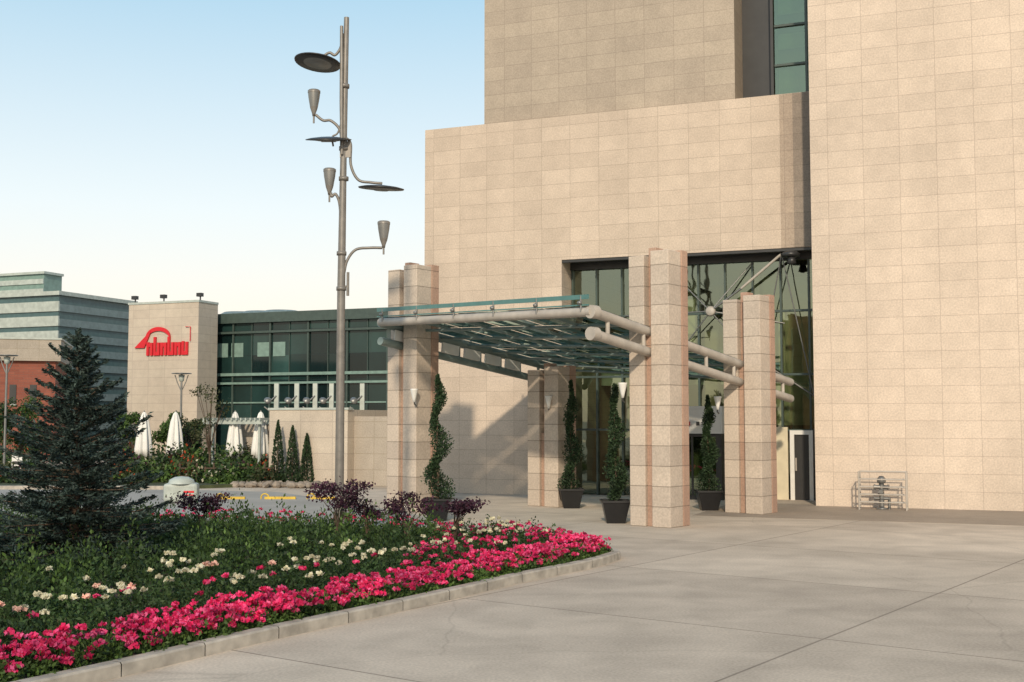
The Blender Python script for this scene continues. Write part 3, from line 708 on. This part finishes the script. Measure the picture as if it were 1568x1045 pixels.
e=empty('utility_cabinet',Matrix.Translation((-9.95,36,0))@Matrix.Rotation(.15,4,'Z')); b=MB(); b.box(-.5,.5,-.3,.3,.02,.58,0)
o=b.build('body',['bandw'],e,.09); b=MB(); b.lathe([(.4,0),(.36,.12),(.2,.2),(0,.22)],(0,0,.56),0,18); b.box(.1,.4,-.315,-.302,.3,.36,1); b.box(.1,.4,-.315,-.302,.22,.25,1); b.build('lid_and_label',['bandw','red'],e)
for (p0,p1) in ((340,378),(408,455),(478,522)):
    e=empty('yellow_parking_barrier',Matrix.Translation((0,37.4,0))); b=MB(); x0,x1=at(p0,37.4),at(p1,37.4)
    b.box(x0,x1,-.06,.06,.004,.08,0); b.tube(bez([(x0-.12,0,0),(x0-.1,0,.12),(x0,0,.17),(x0+.1,0,.12),(x0+.12,0,0)],5),.022,0,8); b.build('barrier','yellow',e,.0)
b=MB(); b.box(-60,0,0,.18,0,.13); o=b.build('kerb','kerb'); o.matrix_world=frame(-12,42.4,-.02)

# ---------------------------------------------------------------- world, sun, camera
w=D.worlds.new('World'); S.world=w; w.use_nodes=True; nt=w.node_tree; N=nt.nodes; L=nt.links
sky=N.new('ShaderNodeTexSky'); sky.sky_type='NISHITA'; sky.sun_disc=False
EL=27; sky.sun_elevation=math.radians(EL); sky.sun_rotation=math.radians(183); sky.air_density=1.0; sky.dust_density=3.0; sky.ozone_density=.8
tc=N.new('ShaderNodeTexCoord'); sp=N.new('ShaderNodeSeparateXYZ'); L.new(tc.outputs['Generated'],sp.inputs[0])
cr=N.new('ShaderNodeValToRGB'); L.new(sp.outputs[2],cr.inputs[0]); E=cr.color_ramp.elements
E[0].position=0; E[0].color=(9.3,7.7,6.0,1)
E[1].position=1; E[1].color=(1.2,2.4,4.2,1)
for p,c in ((.07,(9.2,8.2,6.9,1)),(.17,(7.6,8.1,8.0,1)),(.36,(3.5,5.7,7.1,1))):
    e=E.new(p); e.color=c
mx=N.new('ShaderNodeMix'); mx.data_type='RGBA'; mx.inputs[0].default_value=.78
L.new(sky.outputs[0],mx.inputs[6]); L.new(cr.outputs[0],mx.inputs[7])
bg=N['Background']; L.new(mx.outputs[2],bg.inputs[0]); bg.inputs[1].default_value=.135
ld=D.lights.new('sun','SUN'); ld.energy=3.1; ld.angle=math.radians(2.0); ld.color=(1,.84,.64)
lo=D.objects.new('sun',ld); S.collection.objects.link(lo)
dv=Vector((.10*math.cos(math.radians(EL)),.995*math.cos(math.radians(EL)),-math.sin(math.radians(EL)))); lo.rotation_euler=dv.to_track_quat('-Z','Y').to_euler()
cd=D.cameras.new('camera'); cd.sensor_width=36; cd.lens=36*1820/1568; cd.clip_end=3000; cd.clip_start=.1
co=D.objects.new('camera',cd); S.collection.objects.link(co); co.location=(0,0,2.5); co.rotation_euler=(math.radians(90+3.757),0,0); S.camera=co
